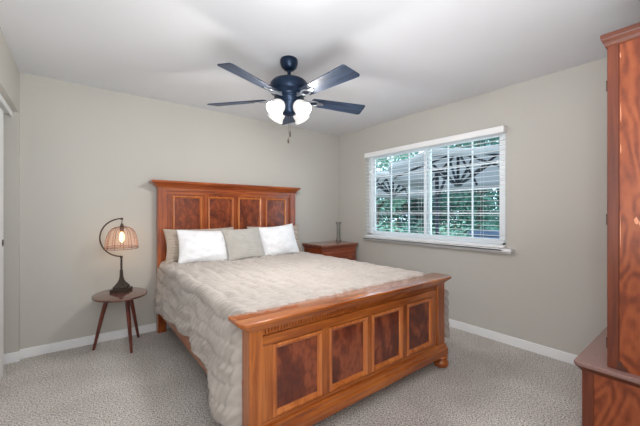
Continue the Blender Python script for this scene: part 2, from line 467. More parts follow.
# ---------------------------------------------------------------- blind
bl = thing('window_blind', 'white slatted wood blind hanging open over the window', 'blind', (3.57, -1.47, 0.92))
b = BM(); box(b, 3.528, 3.536, -2.414, -0.625, 2.002, 2.062, .003); box(b, 3.536, 3.606, -2.414, -2.406, 2.002, 2.062, .002)
box(b, 3.536, 3.606, -0.633, -0.625, 2.002, 2.062, .002)
obj('valance', b, 'blind', bl)
b = BM(); box(b, 3.545, 3.600, -2.40, -0.64, 2.0, 2.05); obj('headrail', b, 'blind', bl)
b = BM(); ns = 21
for k in range(ns):
    z = 0.975 + k * 0.0480
    s = bmesh.new(); seg = 6; rows = []
    for j in range(seg + 1):
        u = -1 + 2 * j / seg
        rows.append((3.570 + u * .020, z + .0015 * (1 - u * u)))
    for sgn in (0, 1): pass
    top = [[s.verts.new((x, y, zz + .0011)) for x, zz in rows] for y in (-2.408, -0.628)]
    bot = [[s.verts.new((x, y, zz - .0011)) for x, zz in rows] for y in (-2.408, -0.628)]
    for j in range(seg):
        s.faces.new((top[0][j], top[0][j + 1], top[1][j + 1], top[1][j])); s.faces.new((bot[0][j], bot[1][j], bot[1][j + 1], bot[0][j + 1]))
    for e in (0, 1):
        s.faces.new(top[e] + bot[e][::-1])
    s.faces.new((top[0][0], top[1][0], bot[1][0], bot[0][0])); s.faces.new((top[0][-1], bot[0][-1], bot[1][-1], top[1][-1]))
    bmesh.ops.recalc_face_normals(s, faces=s.faces)
    merge(b, s)
obj('slat_stack', b, 'blind', bl, True)
b = BM(); box(b, 3.544, 3.598, -2.410, -0.626, 0.912, 0.934, .004); obj('bottom_rail', b, 'blind', bl)
for y in (-2.2, -1.49, -0.80):
    b = BM(); tube(b, [(3.5425, y, 0.93), (3.5425, y, 2.03)],   .0008, 6); tube(b, [(3.5975, y, 0.93), (3.5975, y, 2.03)],   .0008, 6)
    obj('ladder_cord', b, 'blind', bl)

# ================================================================= BED
BX = 1.885
bed = thing('bed', 'cherry wood panel bed with tall headboard and low footboard', 'bed', (BX, -1.2, 0))
PAN = [(1.178, 1.492), (1.548, 1.862), (1.908, 2.222), (2.278, 2.592)]

def framed_panel(parent, x0, x1, z0, z1, yf, burlmat, w=.026):
    """raised honey moulding round a burl panel; front faces -y at yf"""
    p = BM(); box(p, x0 + w * .6, x1 - w * .6, yf + .004, yf + .012, z0 + w * .6, z1 - w * .6)
    po = obj('burl_panel', p, burlmat, parent)
    m_ = bmesh.new()
    prof = [(0.0, 0.0), (0.0, -.009), (.30, -.014), (.62, -.010), (.85, -.004), (1.0, .004)]
    rs = []
    for f, dy in prof:
        i = f * w
        rs.append([m_.verts.new(q) for q in ((x0 + i, yf + dy, z0 + i), (x1 - i, yf + dy, z0 + i), (x1 - i, yf + dy, z1 - i), (x0 + i, yf + dy, z1 - i))])
    for a, c in zip(rs, rs[1:]):
        for k in range(4): m_.faces.new((a[k], a[(k + 1) % 4], c[(k + 1) % 4], c[k]))
    bmesh.ops.recalc_face_normals(m_, faces=m_.faces)
    obj('panel_moulding', m_, 'inlay', po)

# ---- headboard
hb = BM()
box(hb, 1.118, 2.652, -.074, -.040, 0.30, 1.475)                       # the framed field
hbo = obj('headboard', hb, 'hz', bed)
for x0, x1, nm in ((1.040, 1.122, 0), (2.648, 2.730, 1)):
    t = BM(); box(t, x0, x1, -.105, -.028, 0, 1.515, .004); obj('post', t, 'hz', hbo)
t = BM(); box(t, 1.122, 2.648, -.098, -.036, 1.472, 1.520, .003); box(t, 1.122, 2.648, -.092, -.036, 1.440, 1.472)
obj('top_rail', t, 'hx', hbo)
t = BM()
moulding(t, [(1.036, 2.734, -.112, -.022, 1.505), (1.030, 2.740, -.118, -.020, 1.515), (1.022, 2.730, -.126, -.018, 1.522),
             (1.004, 2.744, -.144, -.016, 1.540), (.984, 2.760, -.160, -.014, 1.552), (.976, 2.768, -.168, -.012, 1.556), (.972, 2.772, -.172, -.012, 1.566), (.976, 2.768, -.168, -.012, 1.576)])
obj('crown_moulding', t, 'hx', hbo)
for x0, x1 in PAN: framed_panel(hbo, x0 + .006, x1 - .004, 0.62, 1.424, -.090, 'hburl', .024)

# ---- footboard
FY = -2.262
fb = BM()
box(fb, 1.112, 2.658, FY + .018, FY + .055, 0.16, 0.675)
fbo = obj('footboard', fb, 'wz', bed)
for x0, x1 in ((1.042, 1.116), (2.656, 2.758)):
    t = BM(); box(t, x0, x1, FY - .012, FY + .072, 0.09, 0.672, .004, 2)
    obj('post', t, 'wz', fbo)
t = BM(); box(t, 1.114, 2.656, FY - .004, FY + .02, 0.584, 0.634, .003); box(t, 1.114, 2.656, FY - .003, FY + .02, 0.165, 0.205, .003)
obj('frame_rail', t, 'wx', fbo)
for a, c in ((1.114, 1.176), (1.494, 1.546), (1.864, 1.906), (2.224, 2.276), (2.594, 2.656)):
    t = BM(); box(t, a, c, FY - .003, FY + .02, 0.205, 0.584, .002); obj('stile', t, 'wz', fbo)
for x0, x1 in PAN: framed_panel(fbo, x0 - .002, x1 + .002, 0.208, 0.580, FY + .004, 'burl', .030)
t = BM()                                                           # dentil strip
box(t, 1.114, 2.656, FY + .004, FY + .03, 0.636, 0.675)
n = 86
for k in range(n):
    xx = 1.12 + (2.65 - 1.12) * k / (n - 1)
    box(t, xx - .0058, xx + .0058, FY - .010, FY + .006, 0.647, 0.673)
obj('dentil_strip', t, 'wx', fbo)
t = BM()                                                           # cap: thick slab with rounded ends over a cove
def slab_outline(x0, x1, y0, y1, r, n=10):
    pts = []
    for cx, cy, a0 in ((x1 - r, y0 + r, -90), (x1 - r * .4, y1 - r * .4, 0), (x0 + r * .4, y1 - r * .4, 90), (x0 + r, y0 + r, 180)):
        rr = r if cy < (y0 + y1) / 2 else r * .4
        for k in range(n + 1):
            a = R(a0 + 90 * k / n); pts.append((cx + rr * cos(a), cy + rr * sin(a)))
    return pts
prism(t, slab_outline(.984, 2.820, FY - .058, FY + .125, .055), 0.709, 0.730, .005, 3)
for (e, z0, z1) in ((.044, .703, .710), (.034, .696, .704), (.022, .688, .697), (.012, .680, .689), (.005, .673, .681)):
    prism(t, slab_outline(1.038 - e, 2.764 + e, FY - .014 - e * .8, FY + .075 + e * .6, .02 + e * .4), z0, z1, .003, 2)
obj('cap_rail', t, 'wcap', fbo, True)
t = BM()
moulding(t, [(1.036, 2.762, FY - .014, FY + .074, .182), (1.030, 2.766, FY - .020, FY + .076, .172), (1.028, 2.768, FY - .022, FY + .078, .158),
             (1.018, 2.772, FY - .027, FY + .08, .148), (1.012, 2.776, FY - .032, FY + .082, .140), (1.012, 2.776, FY - .032, FY + .082, .092)][::-1])
obj('base_moulding', t, 'wx', fbo)
for x in (1.07, 2.722):
    t = BM(); lathe(t, [(.036, 0), (.050, .007), (.060, .026), (.060, .044), (.050, .060), (.042, .066), (.052, .074), (.054, .082), (.048, .092)], (x, FY - .0, 0), 28)
    obj('bun_foot', t, 'wz', fbo, True)
for x0, x1 in ((1.050, 1.078), (2.692, 2.720)):
    t = BM(); box(t, x0, x1, FY + .072, -.105, .205, .400, .004); obj('side_rail', t, 'wy', bed)
t = BM()
for k in range(12):
    yy = -.2 - k * .17; box(t, 1.078, 2.692, yy - .035, yy + .035, .30, .318)
obj('slat_base', t, 'wx', bed)

# ---------------------------------------------------------------- ruched fabric height
def ruche(s, y, period=.055, band=.098, amp=.026):
    """stitched bands lying across s, each gathered into puckers along y"""
    n1 = noise.noise(Vector((s * 5.0, y * 3.0, 1.3))); n2 = noise.noise(Vector((s * 16.0, y * 9.0, 7.1)))
    sb = s / band + .38 * noise.noise(Vector((s * 2.0, y * 4.5, 3.1)))
    row = math.floor(sb); fs = sb - row
    env = max(0.0, sin(pi * fs)) ** .55
    ph = (y + .55 * s) / period + 7.3 * noise.noise(Vector((row * 3.71, .5, 2.2))) + 1.3 * n1 + .32 * n2
    f = ph - math.floor(ph)
    return amp * ((.35 + .65 * env) * (.10 + .90 * sin(pi * f) ** .75) * (1 + .5 * n2))

def interp(x, pts):
    for (a, b_), (c, d) in zip(pts, pts[1:]):
        if x <= c:
            t_ = max(0, min(1, (x - a) / (c - a))); t_ = t_ * t_ * (3 - 2 * t_); return b_ + (d - b_) * t_
    return pts[-1][1]

# bedspread: over the top, rounded over both edges, hanging at both sides
QT = .722; QL, QR = 1.055, 2.715; rad = .06
quilt = bmesh.new()
ya, yb, dy = -.125, -2.185, .0068
ny = int((ya - yb) / dy); cols = []
sL = [(-0.0, .29), (.33, .28), (.8, .335), (1.3, .365), (1.65, .345), (1.84, .29), (1.95, .21), (2.05, .17), (2.25, .145)]
sR = [(0, .25), (1.0, .24), (1.8, .21), (2.25, .19)]
grid = []
for i in range(ny + 1):
    y = ya + (yb - ya) * i / ny; d = -y
    hl = interp(d, sL) + .012 * noise.noise(Vector((y * 9, 3, 0))); hr = interp(d, sR) + .012 * noise.noise(Vector((y * 9, 8, 0)))
    lenL = QT - rad - hl; lenR = QT - rad - hr; arc = rad * pi / 2; flat = QR - QL - 2 * rad
    nl, na, nf = 54, 12, 180
    row = []
    pts = []
    for k in range(nl):                      # left drape from the hem upward
        f = k / nl; h = hl + lenL * f; fl = (1 - f)
        out = .052 * fl ** .8 + fl ** 1.2 * (.020 * sin(y * 15 + 1.5 * noise.noise(Vector((y * 3, 1, 1)))) + .018 * noise.noise(Vector((y * 6, f * 2, 4))))
        out += .03 * fl * interp(d, [(0, 0), (1.5, 0), (1.95, 1), (2.2, .6)])
        pts.append((QL - out, h, -1, 0, -(lenL * (1 - f)) - arc))
    for k in range(na):
        a = pi - (pi / 2) * k / na
        pts.append((QL + rad + rad * cos(a), QT - rad + rad * sin(a), cos(a), sin(a), -arc * (1 - k / na)))
    for k in range(nf + 1):
        f = k / nf; pts.append((QL + rad + flat * f, QT, 0, 1, flat * f))
    for k in range(1, na + 1):
        a = pi / 2 - (pi / 2) * k / na
        pts.append((QR - rad + rad * cos(a), QT - rad + rad * sin(a), cos(a), sin(a), flat + arc * k / na))
    for k in range(1, nl + 1):
        f = k / nl; h = QT - rad - lenR * f
        out = .075 * f ** .8 + f ** 1.2 * (.020 * sin(y * 13 + 1.0) + .02 * noise.noise(Vector((y * 6, f * 2, 9))))
        pts.append((QR + out, h, 1, 0, flat + arc + lenR * f))
    for k_, (x, z, nx, nz, s) in enumerate(pts):
        wrap = max(0, 1 - (y - yb) / .05) ** 2 * .085; ys = 0.0
        if z < QT - rad:
            if nx < 0: x += wrap
            elif nx > 0:                      # the far corner hangs past the outside of the post
                g_ = max(0, 1 - (y - yb) / .30); g_ = g_ * g_ * (3 - 2 * g_); fz = min(1, (QT - rad - z) / .07)
                x += .085 * g_ * fz; ys = -.070 * g_ * fz
        h = ruche(s, y) + .006 * noise.noise(Vector((s * 2.5, y * 2.5, 5)))
        drop = 0.0
        h *= min(1, .30 + .7 * min(k_, len(pts) - 1 - k_) / 9)
        e = max(0, 1 - (y - yb) / .05)       # tucked down behind the footboard
        if nz > .5: drop = .05 * e * e
        row.append(quilt.verts.new((x + nx * h, y + ys, z + nz * h - drop)))
    grid.append(row)
for a, c in zip(grid, grid[1:]):
    for k in range(len(a) - 1): quilt.faces.new((a[k], a[k + 1], c[k + 1], c[k]))
bmesh.ops.recalc_face_normals(quilt, faces=quilt.faces)
qo = obj('bedspread', quilt, 'quilt', None, 'all', (BX, -1.15, .2))
tag(qo, 'beige ruched bedspread draped over the bed', 'bedspread')
sm = qo.modifiers.new('thickness', 'SOLIDIFY'); sm.thickness = .010; sm.offset = -1

# ---------------------------------------------------------------- pillows
def pillow(name, label, mat, w, h, t, loc, lean, yaw=0, roll=0, kind='plain', group=None, seed=0):
    nx, nz = (70, 56) if kind != 'ruche' else (84, 84)
    bm = bmesh.new(); sides = []
    for sg in (-1, 1):
        rows = []
        for j in range(nz + 1):
            v = -1 + 2 * j / nz; row = []
            for i in range(nx + 1):
                u = -1 + 2 * i / nx
                x = u * w / 2 * (1 - .075 * (1 - v * v)); z = v * h / 2 * (1 - .085 * (1 - u * u))
                p = max(0, (1 - abs(u) ** 2.6)) ** .55 * max(0, (1 - abs(v) ** 2.6)) ** .55
                y = sg * t / 2 * p
                ed = min(1, (1 - max(abs(u), abs(v))) * 6)
                if kind == 'ruche': 
                    fz = v * h / 2 / .036 + .8 * noise.noise(Vector((u * w * 3.5, v * h * 3, seed))) + .25 * noise.noise(Vector((u * w * 14, v * h * 9, seed))); fz -= math.floor(fz)
                    y += sg * ed * .018 * (sin(pi * fz) ** .6)
                elif kind == 'rib': y += sg * ed * (.007 * sin(v * h / 2 / .020 * 2 * pi + 1.2 * noise.noise(Vector((u * 4, v * 3, seed)))) + .004 * noise.noise(Vector((u * 3, v * 3, seed))))
                else: y += sg * ed * (.012 * noise.noise(Vector((u * 2.2 + v * 1.3, v * 2.2 - u, seed))) + .006 * noise.noise(Vector((u * 6 - v * 4, v * 5, seed + 3))))
                row.append(bm.verts.new((x, y, z)))
            rows.append(row)
        sides.append(rows)
        for a, c in zip(rows, rows[1:]):
            for k in range(nx): bm.faces.new((a[k], a[k + 1], c[k + 1], c[k]))
    bmesh.ops.remove_doubles(bm, verts=bm.verts, dist=1e-5)
    bmesh.ops.recalc_face_normals(bm, faces=bm.faces)
    # bottom edge at the origin, leaning back towards +y
    bm.transform(Matrix.Translation((0, 0, h / 2 * .93)))
    bm.transform(Matrix.Rotation(yaw, 4, 'Z') @ Matrix.Rotation(-lean, 4, 'X') @ Matrix.Rotation(roll, 4, 'Y'))
    me = bpy.data.meshes.new(name); bm.to_mesh(me); bm.free(); me.materials.append(M[mat])
    for p in me.polygons: p.use_smooth = True
    o = bpy.data.objects.new(name, me); C.objects.link(o); o.location = loc
    return tag(o, label, 'pillow', group)
PZ = .735
pillow('pillow_sham', 'beige ruched pillow sham at the left end of the headboard', 'sham', .76, .365, .13, (1.455, -.235, PZ), R(14), 0, 0, 'ruche', 'ruched pillow shams', 1)
pillow('pillow_sham', 'beige ruched pillow sham at the headboard end near the nightstand', 'sham', .76, .365, .13, (2.375, -.235, PZ), R(14), 0, 0, 'ruche', 'ruched pillow shams', 4)
pillow('white_pillow', 'plain white pillow left of the grey cushion', 'white', .54, .37, .15, (1.43, -.405, PZ), R(24), 0, R(3), 'plain', 'white pillows', 2)
pillow('white_pillow', 'plain white pillow right of the grey cushion', 'white', .50, .39, .15, (2.335, -.415, PZ), R(20), R(-4), R(-5), 'plain', 'white pillows', 6)
pillow('grey_cushion', 'grey ribbed square cushion between the two white pillows', 'grey', .46, .385, .14, (1.868, -.475, PZ), R(26), R(2), R(-2), 'rib', None, 3)

# ================================================================= NIGHTSTAND AND VASE
nx0, nx1, ny0, ny1, nz = 2.89, 3.565, -.475, -.03, .814
nst = thing('nightstand', 'dark cherry nightstand with drawer between bed and window wall', 'nightstand', ((nx0 + nx1) / 2, -.25, 0))
t = BM(); box(t, nx0 + .03, nx1 - .03, ny0 + .03, ny1 - .01, .06, nz - .05); obj('carcass', t, 'nst', nst)
t = BM(); moulding(t, [(nx0 + .03, nx1 - .03, ny0 + .03, ny1, nz - .065), (nx0 + .022, nx1 - .022, ny0 + .022, ny1, nz - .05), (nx0 + .006, nx1 - .006, ny0 + .006, ny1, nz - .026), (nx0 + .002, nx1 - .002, ny0 + .002, ny1, nz - .024)])
obj('top_moulding', t, 'nst', nst)
t = BM(); box(t, nx0, nx1, ny0, ny1, nz - .024, nz, .006, 3); obj('top', t, 'nsttop', nst)
for k, (z0, z1) in enumerate(((.545, .705), (.345, .525), (.145, .325))):
    t = BM(); box(t, nx0 + .075, nx1 - .075, ny0 + .016, ny0 + .034, z0, z1, .005)
    d_ = obj('drawer', t, 'nst', nst)
    for x in (nx0 + .17, nx1 - .17):
        t = BM(); lathe(t, [(.006, 0), (.006, .010), (.014, .016), (.017, .022), (.012, .030), (0, .032)], (x, ny0 + .016, (z0 + z1) / 2), 16, Matrix.Rotation(pi / 2, 4, 'X'))
        obj('knob', t, 'knob', d_, True)
t = BM(); box(t, nx0 + .015, nx1 - .015, ny0 + .018, ny1, 0, .085, .006); obj('plinth', t, 'nst', nst)

vs = thing('glass_vase', 'slim clear glass cylinder vase on the nightstand', 'vase', (3.50, -.115, nz))
t = BM(); lathe(t, [(.040, 0), (.042, .006), (.034, .012), (.027, .05), (.027, .24), (.034, .272), (.046, .285), (.043, .285), (.031, .27), (.0235, .24), (.0235, .03), (.0, .026)], (3.50, -.115, nz), 32, None, False)
obj('glass_body', t, 'vase', vs, True)

# ================================================================= SIDE TABLE AND LAMP
TX, TY, TZ = .696, -.315, .512
st = thing('side_table', 'small oval dark wood side table with three splayed legs', 'side table', (TX, TY, 0))
t = BM(); prism(t, [(TX + .213 * cos(2 * pi * k / 64), TY + .255 * sin(2 * pi * k / 64)) for k in range(64)], TZ - .017, TZ, .005, 3)
obj('tabletop', t, 'tbl', st, True)
for (tx, ty), (fx, fy) in (((.600, -.290), (.503, -.172)), ((.737, -.405), (.767, -.452)), ((.775, -.230), (.868, -.090))):
    t = BM(); tube(t, [(tx, ty, TZ - .016), (tx + (fx - tx) * .4, ty + (fy - ty) * .4, TZ * .6), (fx, fy, 0.0)], [.019, .0165, .011], 14)
    obj('leg', t, 'leg', st, True)

LX, LY = .712, -.225
lp = thing('table_lamp', 'bronze arc table lamp with wire dome shade on the side table', 'lamp', (LX, LY, TZ))
yaw = R(-24)
def lpt(dx, dz, dy=0): return (LX + dx * cos(yaw) - dy * sin(yaw), LY + dx * sin(yaw) + dy * cos(yaw), TZ + dz)
def sq(bm, prof, seg=4):
    """square tapered solid: (half width, height above the table)"""
    t = bmesh.new(); rs = []
    for r, z in prof: rs.append([t.verts.new(lpt(sx * r, z, sy * r)) for sx, sy in ((-1, -1), (1, -1), (1, 1), (-1, 1))])
    for a, c in zip(rs, rs[1:]):
        for k in range(4): t.faces.new((a[k], a[(k + 1) % 4], c[(k + 1) % 4], c[k]))
    t.faces.new(rs[0][::-1]); t.faces.new(rs[-1]); bmesh.ops.recalc_face_normals(t, faces=t.faces)
    merge(bm, t)
t = BM(); sq(t, [(.072, 0), (.072, .024), (.068, .027)]); sq(t, [(.054, .027), (.054, .048), (.050, .054)]); obj('base', t, 'bronze', lp)
t = BM(); sq(t, [(.046, .054), (.040, .066), (.026, .085), (.017, .108), (.012, .138), (.010, .20)])
tube(t, [lpt(0, .19), lpt(0, .318)], .0085, 12); lathe(t, [(.011, 0), (.013, .004), (.011, .012), (.011, .016)], lpt(0, .312), 16)
obj('stem', t, 'bronze', lp, True)
RA = .176; zc = .325 + RA
t = BM(); tube(t, [lpt(.0 + RA * cos(R(a)), zc + RA * sin(R(a))) for a in range(-90, -271, -6)], .0062, 10)
lathe(t, [(.010, 0), (.010, .02)], lpt(.004, zc + RA - .012), 12)
obj('arc_arm', t, 'bronze', lp, True)
ztop = zc + RA - .075                                    # crown of the shade
hx = 0.004
t = BM()
for k in range(3):
    cz = zc + RA - .018 - k * .017
    ring = [lpt(hx + (.007 * cos(a) if k % 2 == 0 else 0), cz + .011 * sin(a), (.007 * cos(a) if k % 2 else 0)) for a in [2 * pi * q / 14 for q in range(14)]]
    tube(t, ring, .0018, 6, True)
obj('hanging_chain', t, 'bronze', lp, True)
t = BM(); lathe(t, [(.006, .03), (.012, .02), (.016, .0), (.018, -.012), (.018, -.045), (.016, -.048), (0, -.048)], lpt(hx, ztop), 20); obj('socket', t, 'bronze', lp, True)
shade_prof = [(.020, .0), (.050, -.005), (.080, -.020), (.101, -.046), (.114, -.082), (.123, -.125), (.129, -.172), (.133, -.204)]
t = BM(); lathe(t, shade_prof, lpt(hx, ztop), 48, None, False)
sh = obj('lamp_shade', t, 'gauze', lp, True)
t = BM(); c0 = Vector(lpt(hx, ztop))
for k in range(12):
    a = 2 * pi * k / 12
    tube(t, [c0 + Vector(((r + .002) * cos(a), (r + .002) * sin(a), z)) for r, z in shade_prof], .0021, 5)
for r, z in (shade_prof[0], shade_prof[-1], (.130, -.188)):
    tube(t, [c0 + Vector(((r + .002) * cos(2 * pi * q / 40), (r + .002) * sin(2 * pi * q / 40), z)) for q in range(40)], .0024, 6, True)
obj('wire_cage', t, 'copperwire', sh, True)
t = BM(); lathe(t, [(.009, -.048), (.012, -.056), (.018, -.075), (.021, -.10), (.019, -.125), (.011, -.140), (0, -.145)], lpt(hx, ztop), 20)
obj('bulb', t, 'ember', lp, True)
ld = bpy.data.lights.new('lamp_light', 'POINT'); ld.energy = 0.8; ld.color = (1, .62, .32); ld.shadow_soft_size = .03
lo = bpy.data.objects.new('lamp_light', ld); C.objects.link(lo); lo.parent = lp
lo.location = Vector(lpt(hx, ztop - .165)) - Vector(lp.location)

# ================================================================= CEILING FAN
FX, FYY = 1.693, -1.593
fan = thing('ceiling_fan', 'blue-black five blade ceiling fan with lit glass shades', 'ceiling fan', (FX, FYY, 2.44))
def fl(prof, name, mat, parent=fan, seg=40):
    t = BM(); lathe(t, prof, (FX, FYY, 0), seg); return obj(name, t, mat, parent, True)
fl([(0, 2.44), (.064, 2.44), (.069, 2.430), (.069, 2.410), (.060, 2.378), (.040, 2.358), (.022, 2.350), (.0, 2.350)][::-1], 'canopy', 'fan')
fl([(.0, 2.355), (.014, 2.355), (.014, 2.292), (.022, 2.286), (.022, 2.270), (0, 2.270)][::-1], 'downrod', 'fan')
fl([(0, 2.284), (.050, 2.284), (.098, 2.278), (.130, 2.264), (.146, 2.244), (.150, 2.225), (.150, 2.188), (.144, 2.178), (.128, 2.170), (.112, 2.158), (.108, 2.142), (0, 2.142)][::-1], 'motor_housing', 'fan')
fl([(.0, 2.142), (.112, 2.142), (.116, 2.136), (.112, 2.130), (0, 2.130)][::-1], 'trim_ring', 'fan')
fl([(0, 2.130), (.098, 2.130), (.094, 2.112), (.080, 2.096), (.070, 2.075), (.064, 2.050), (.060, 2.030), (.050, 2.012), (.030, 2.000), (.012, 1.994), (.0, 1.993)][::-1], 'switch_housing', 'fan')
ZB = 2.132
for k, ang in enumerate((-158, -86, -14, 58, 130)):
    mb = Matrix.Translation((FX, FYY, ZB)) @ Matrix.Rotation(R(ang), 4, 'Z') @ Matrix.Rotation(R(-13), 4, 'X')
    o = []
    r0, r1 = .185, .668
    w0, w1 = .052, .074
    cr = .022
    o += [(r0, -w0 + .012), (r0 + .012, -w0)]
    for q in range(7):
        a = R(-90 + 90 * q / 6); o.append((r1 - .010 - cr + cr * cos(a), -w1 + cr + cr * sin(a)))
    for q in range(7):
        a = R(90 * q / 6); o.append((r1 + .004 - cr + cr * cos(a) - .0, w1 - cr + cr * sin(a)))
    o += [(r0 + .012, w0), (r0, w0 - .012)]
    t = BM(); prism(t, o, -.003, .004, .0012, 1)
    me_o = None
    t.transform(Matrix.Identity(4))
    me = bpy.data.meshes.new('blade'); t.to_mesh(me); t.free(); me.materials.append(M['blade'])
    bo = bpy.data.objects.new('blade', me); C.objects.link(bo); bo.parent = fan
    bo.matrix_local = Matrix.Translation(-Vector(fan.location)) @ mb
    t = BM()                                              # blade iron with its open loop
    tube(t, [(.10, 0, .008), (.14, 0, .002), (.17, 0, -.006)], [.016, .012, .009], 8)
    loop = [(.205 + .042 * cos(2 * pi * q / 24), .030 * sin(2 * pi * q / 24), -.008) for q in range(24)]
    tube(t, loop, .0065, 8, True)
    prism(t, [(.235, -.020), (.285, -.012), (.292, 0), (.285, .012), (.235, .020)], -.0095, -.0035)
    me = bpy.data.meshes.new('blade_iron'); t.to_mesh(me); t.free(); me.materials.append(M['iron'])
    io = bpy.data.objects.new('blade_iron', me); C.objects.link(io); io.parent = bo

for ang in (193, -77, 103, 13):
    # fitter arm and tulip shade tilted out and down
    axis = Matrix.Translation((FX, FYY, 2.098)) @ Matrix.Rotation(R(ang), 4, 'Z') @ Matrix.Translation((.062, 0, 0)) @ Matrix.Rotation(R(90 + 44), 4, 'Y')
    t = BM(); lathe(t, [(.0, -.02), (.014, -.02), (.016, .0), (.026, .014), (.027, .03), (.0, .03)], (0, 0, 0), 20); t.transform(axis)
    ho = obj('lamp_holder', t, 'fan', fan, True)
    t = BM()
    prof = [(.024, .022), (.030, .030), (.044, .045), (.054, .066), (.057, .088), (.056, .106), (.062, .122), (.068, .130)]
    lathe(t, prof + [(r - .004, z) for r, z in prof[::-1]], (0, 0, 0), 36, None, False); t.transform(axis)
    so = obj('glass_shade', t, 'frost', fan, True)
    t = BM(); lathe(t, [(.010, .03), (.012, .038), (.019, .052), (.021, .064), (.016, .074), (.008, .080), (0, .081)], (0, 0, 0), 20); t.transform(axis)
    obj('bulb', t, 'fanbulb', so, True)
    pd = bpy.data.lights.new('fan_light', 'POINT'); pd.energy = FAN_W; pd.color = (1, .975, .935); pd.shadow_soft_size = .03
    po = bpy.data.objects.new('fan_light', pd); C.objects.link(po); po.parent = fan
    po.location = (axis @ Vector((0, 0, .116))) - Vector(fan.location)
for (dx, dy, zf) in ((.012, .004, 1.835), (-.010, -.006, 1.782)):
    t = BM()
    z = 1.992
    while z > zf + .05:
        lathe(t, [(0, -.0016), (.0016, 0), (0, .0016)], (FX + dx, FYY + dy, z), 6); z -= .0075
    tube(t, [(FX + dx, FYY + dy, 1.995), (FX + dx, FYY + dy, zf + .045)], .0008, 5)
    co = obj('pull_chain', t, 'bronze', fan, True)
    t = BM(); lathe(t, [(0, 0), (.006, .004), (.007, .02), (.006, .04), (.002, .05), (0, .05)], (FX + dx, FYY + dy, zf), 12); obj('fob', t, 'bronze', co, True)

# ================================================================= ARMOIRE (chest on chest)
ax0, ax1 = 2.412, 3.560
arm = thing('armoire', 'tall reddish wood chest-on-chest armoire at the right edge', 'armoire', ((ax0 + ax1) / 2, -3.58, 0))
t = BM(); box(t, ax0 + .018, ax1, -3.85, -3.322, .505, 2.06); up = obj('upper_cabinet', t, 'armz', arm)
t = BM(); box(t, ax0, ax0 + .018, -3.85, -3.362, .505, 2.06, .001); sp = obj('side_panel', t, 'armz', up)
t = BM(); box(t, ax0 - .003, ax0 + .02, -3.362, -3.319, .505, 2.06, .004); st_ = obj('corner_stile', t, 'armedge', up)
for (y, z, w, h_) in ((-3.419, 1.212, .016, .036), (-3.432, 1.200, .012, .024), (-3.367, 1.72, .004, .10), (-3.367, 1.55, .004, .05), (-3.366, 1.16, .003, .16), (-3.366, 1.99, .005, .03)):
    t = BM(); prism(t, [(z - h_ / 2, y - w * .2), (z - h_ * .1, y - w / 2), (z + h_ / 2, y), (z + h_ * .15, y + w / 2), (z - h_ * .35, y + w * .3)], 0, .0008, 0, 1,
          Matrix(((0, 0, -1, ax0), (0, 1, 0, 0), (1, 0, 0, 0), (0, 0, 0, 1))))
    obj('chipped_patch', t, 'chip', sp)
t = BM(); prism(t, [(.507, -3.352), (.507, -3.385), (.518, -3.392), (.527, -3.376), (.545, -3.371), (.552, -3.356)], .002, .0036, 0, 1,
                Matrix(((0, 0, -1, ax0), (0, 1, 0, 0), (1, 0, 0, 0), (0, 0, 0, 1)))); obj('dark_scuff', t, 'armdark', sp)
for x0, x1 in ((ax0 + .03, 2.98), (2.99, ax1 - .03)):
    t = BM(); box(t, x0, x1, -3.340, -3.316, .56, 1.98, .004); d_ = obj('cabinet_door', t, 'armz', up)
    t = BM(); xx = 2.955 if x0 < 2.6 else 3.015
    lathe(t, [(.006, 0), (.006, .012), (.014, .018), (.012, .028), (0, .03)], (xx, -3.316, 1.2), 16, Matrix.Rotation(-pi / 2, 4, 'X')); obj('knob', t, 'bronze', d_, True)
for z in (1.86, 1.215, .62):
    t = BM(); tube(t, [(ax0 + .006, -3.3185, z - .02), (ax0 + .006, -3.3185, z + .02)], .004, 10)
    lathe(t, [(0, -.026), (.004, -.024), (.004, -.02)], (ax0 + .002, -3.3185, z), 10); lathe(t, [(.004, .02), (.004, .024), (0, .028)], (ax0 + .002, -3.3185, z), 10)
    obj('hinge', t, 'bronze', up, True)
t = BM()
moulding(t, [(ax0 - .004, ax1 + .004, -3.856, -3.314, 2.044), (ax0 - .010, ax1 + .008, -3.858, -3.312, 2.050), (ax0 - .016, ax1 + .012, -3.86, -3.308, 2.062), (ax0 - .028, ax1 + .026, -3.866, -3.302, 2.074),
             (ax0 - .032, ax1 + .034, -3.868, -3.300, 2.080), (ax0 - .032, ax1 + .036, -3.87, -3.299, 2.098), (ax0 - .028, ax1 + .03, -3.868, -3.303, 2.102)])
obj('crown_moulding', t, 'armtrim', up)
t = BM(); box(t, ax0 - .006, ax1 + .02, -3.86, -3.232, .05, .470); lw = obj('lower_chest', t, 'armz', arm)
t = BM(); box(t, ax0 - .010, ax0 + .02, -3.272, -3.226, .05, .470, .004); obj('corner_stile', t, 'armedge', lw)
t = BM()
prism(t, [(ax0 - .044, -3.868), (ax0 - .044, -3.215), (ax0 - .030, -3.198), (ax1 + .030, -3.198), (ax1 + .030, -3.868)], .482, .5045, .006, 3)
obj('chest_top', t, 'armtop', lw, True)
t = BM(); moulding(t, [(ax0 - .012, ax1 + .022, -3.862, -3.224, .455), (ax0 - .018, ax1 + .026, -3.864, -3.218, .464), (ax0 - .036, ax1 + .028, -3.866, -3.204, .482)])
obj('top_moulding', t, 'armtrim', lw)
t = BM(); moulding(t, [(ax0 - .030, ax1 + .026, -3.866, -3.208, .0), (ax0 - .030, ax1 + .026, -3.866, -3.208, .085), (ax0 - .012, ax1 + .022, -3.862, -3.224, .105)])
obj('plinth', t, 'armtrim', lw)
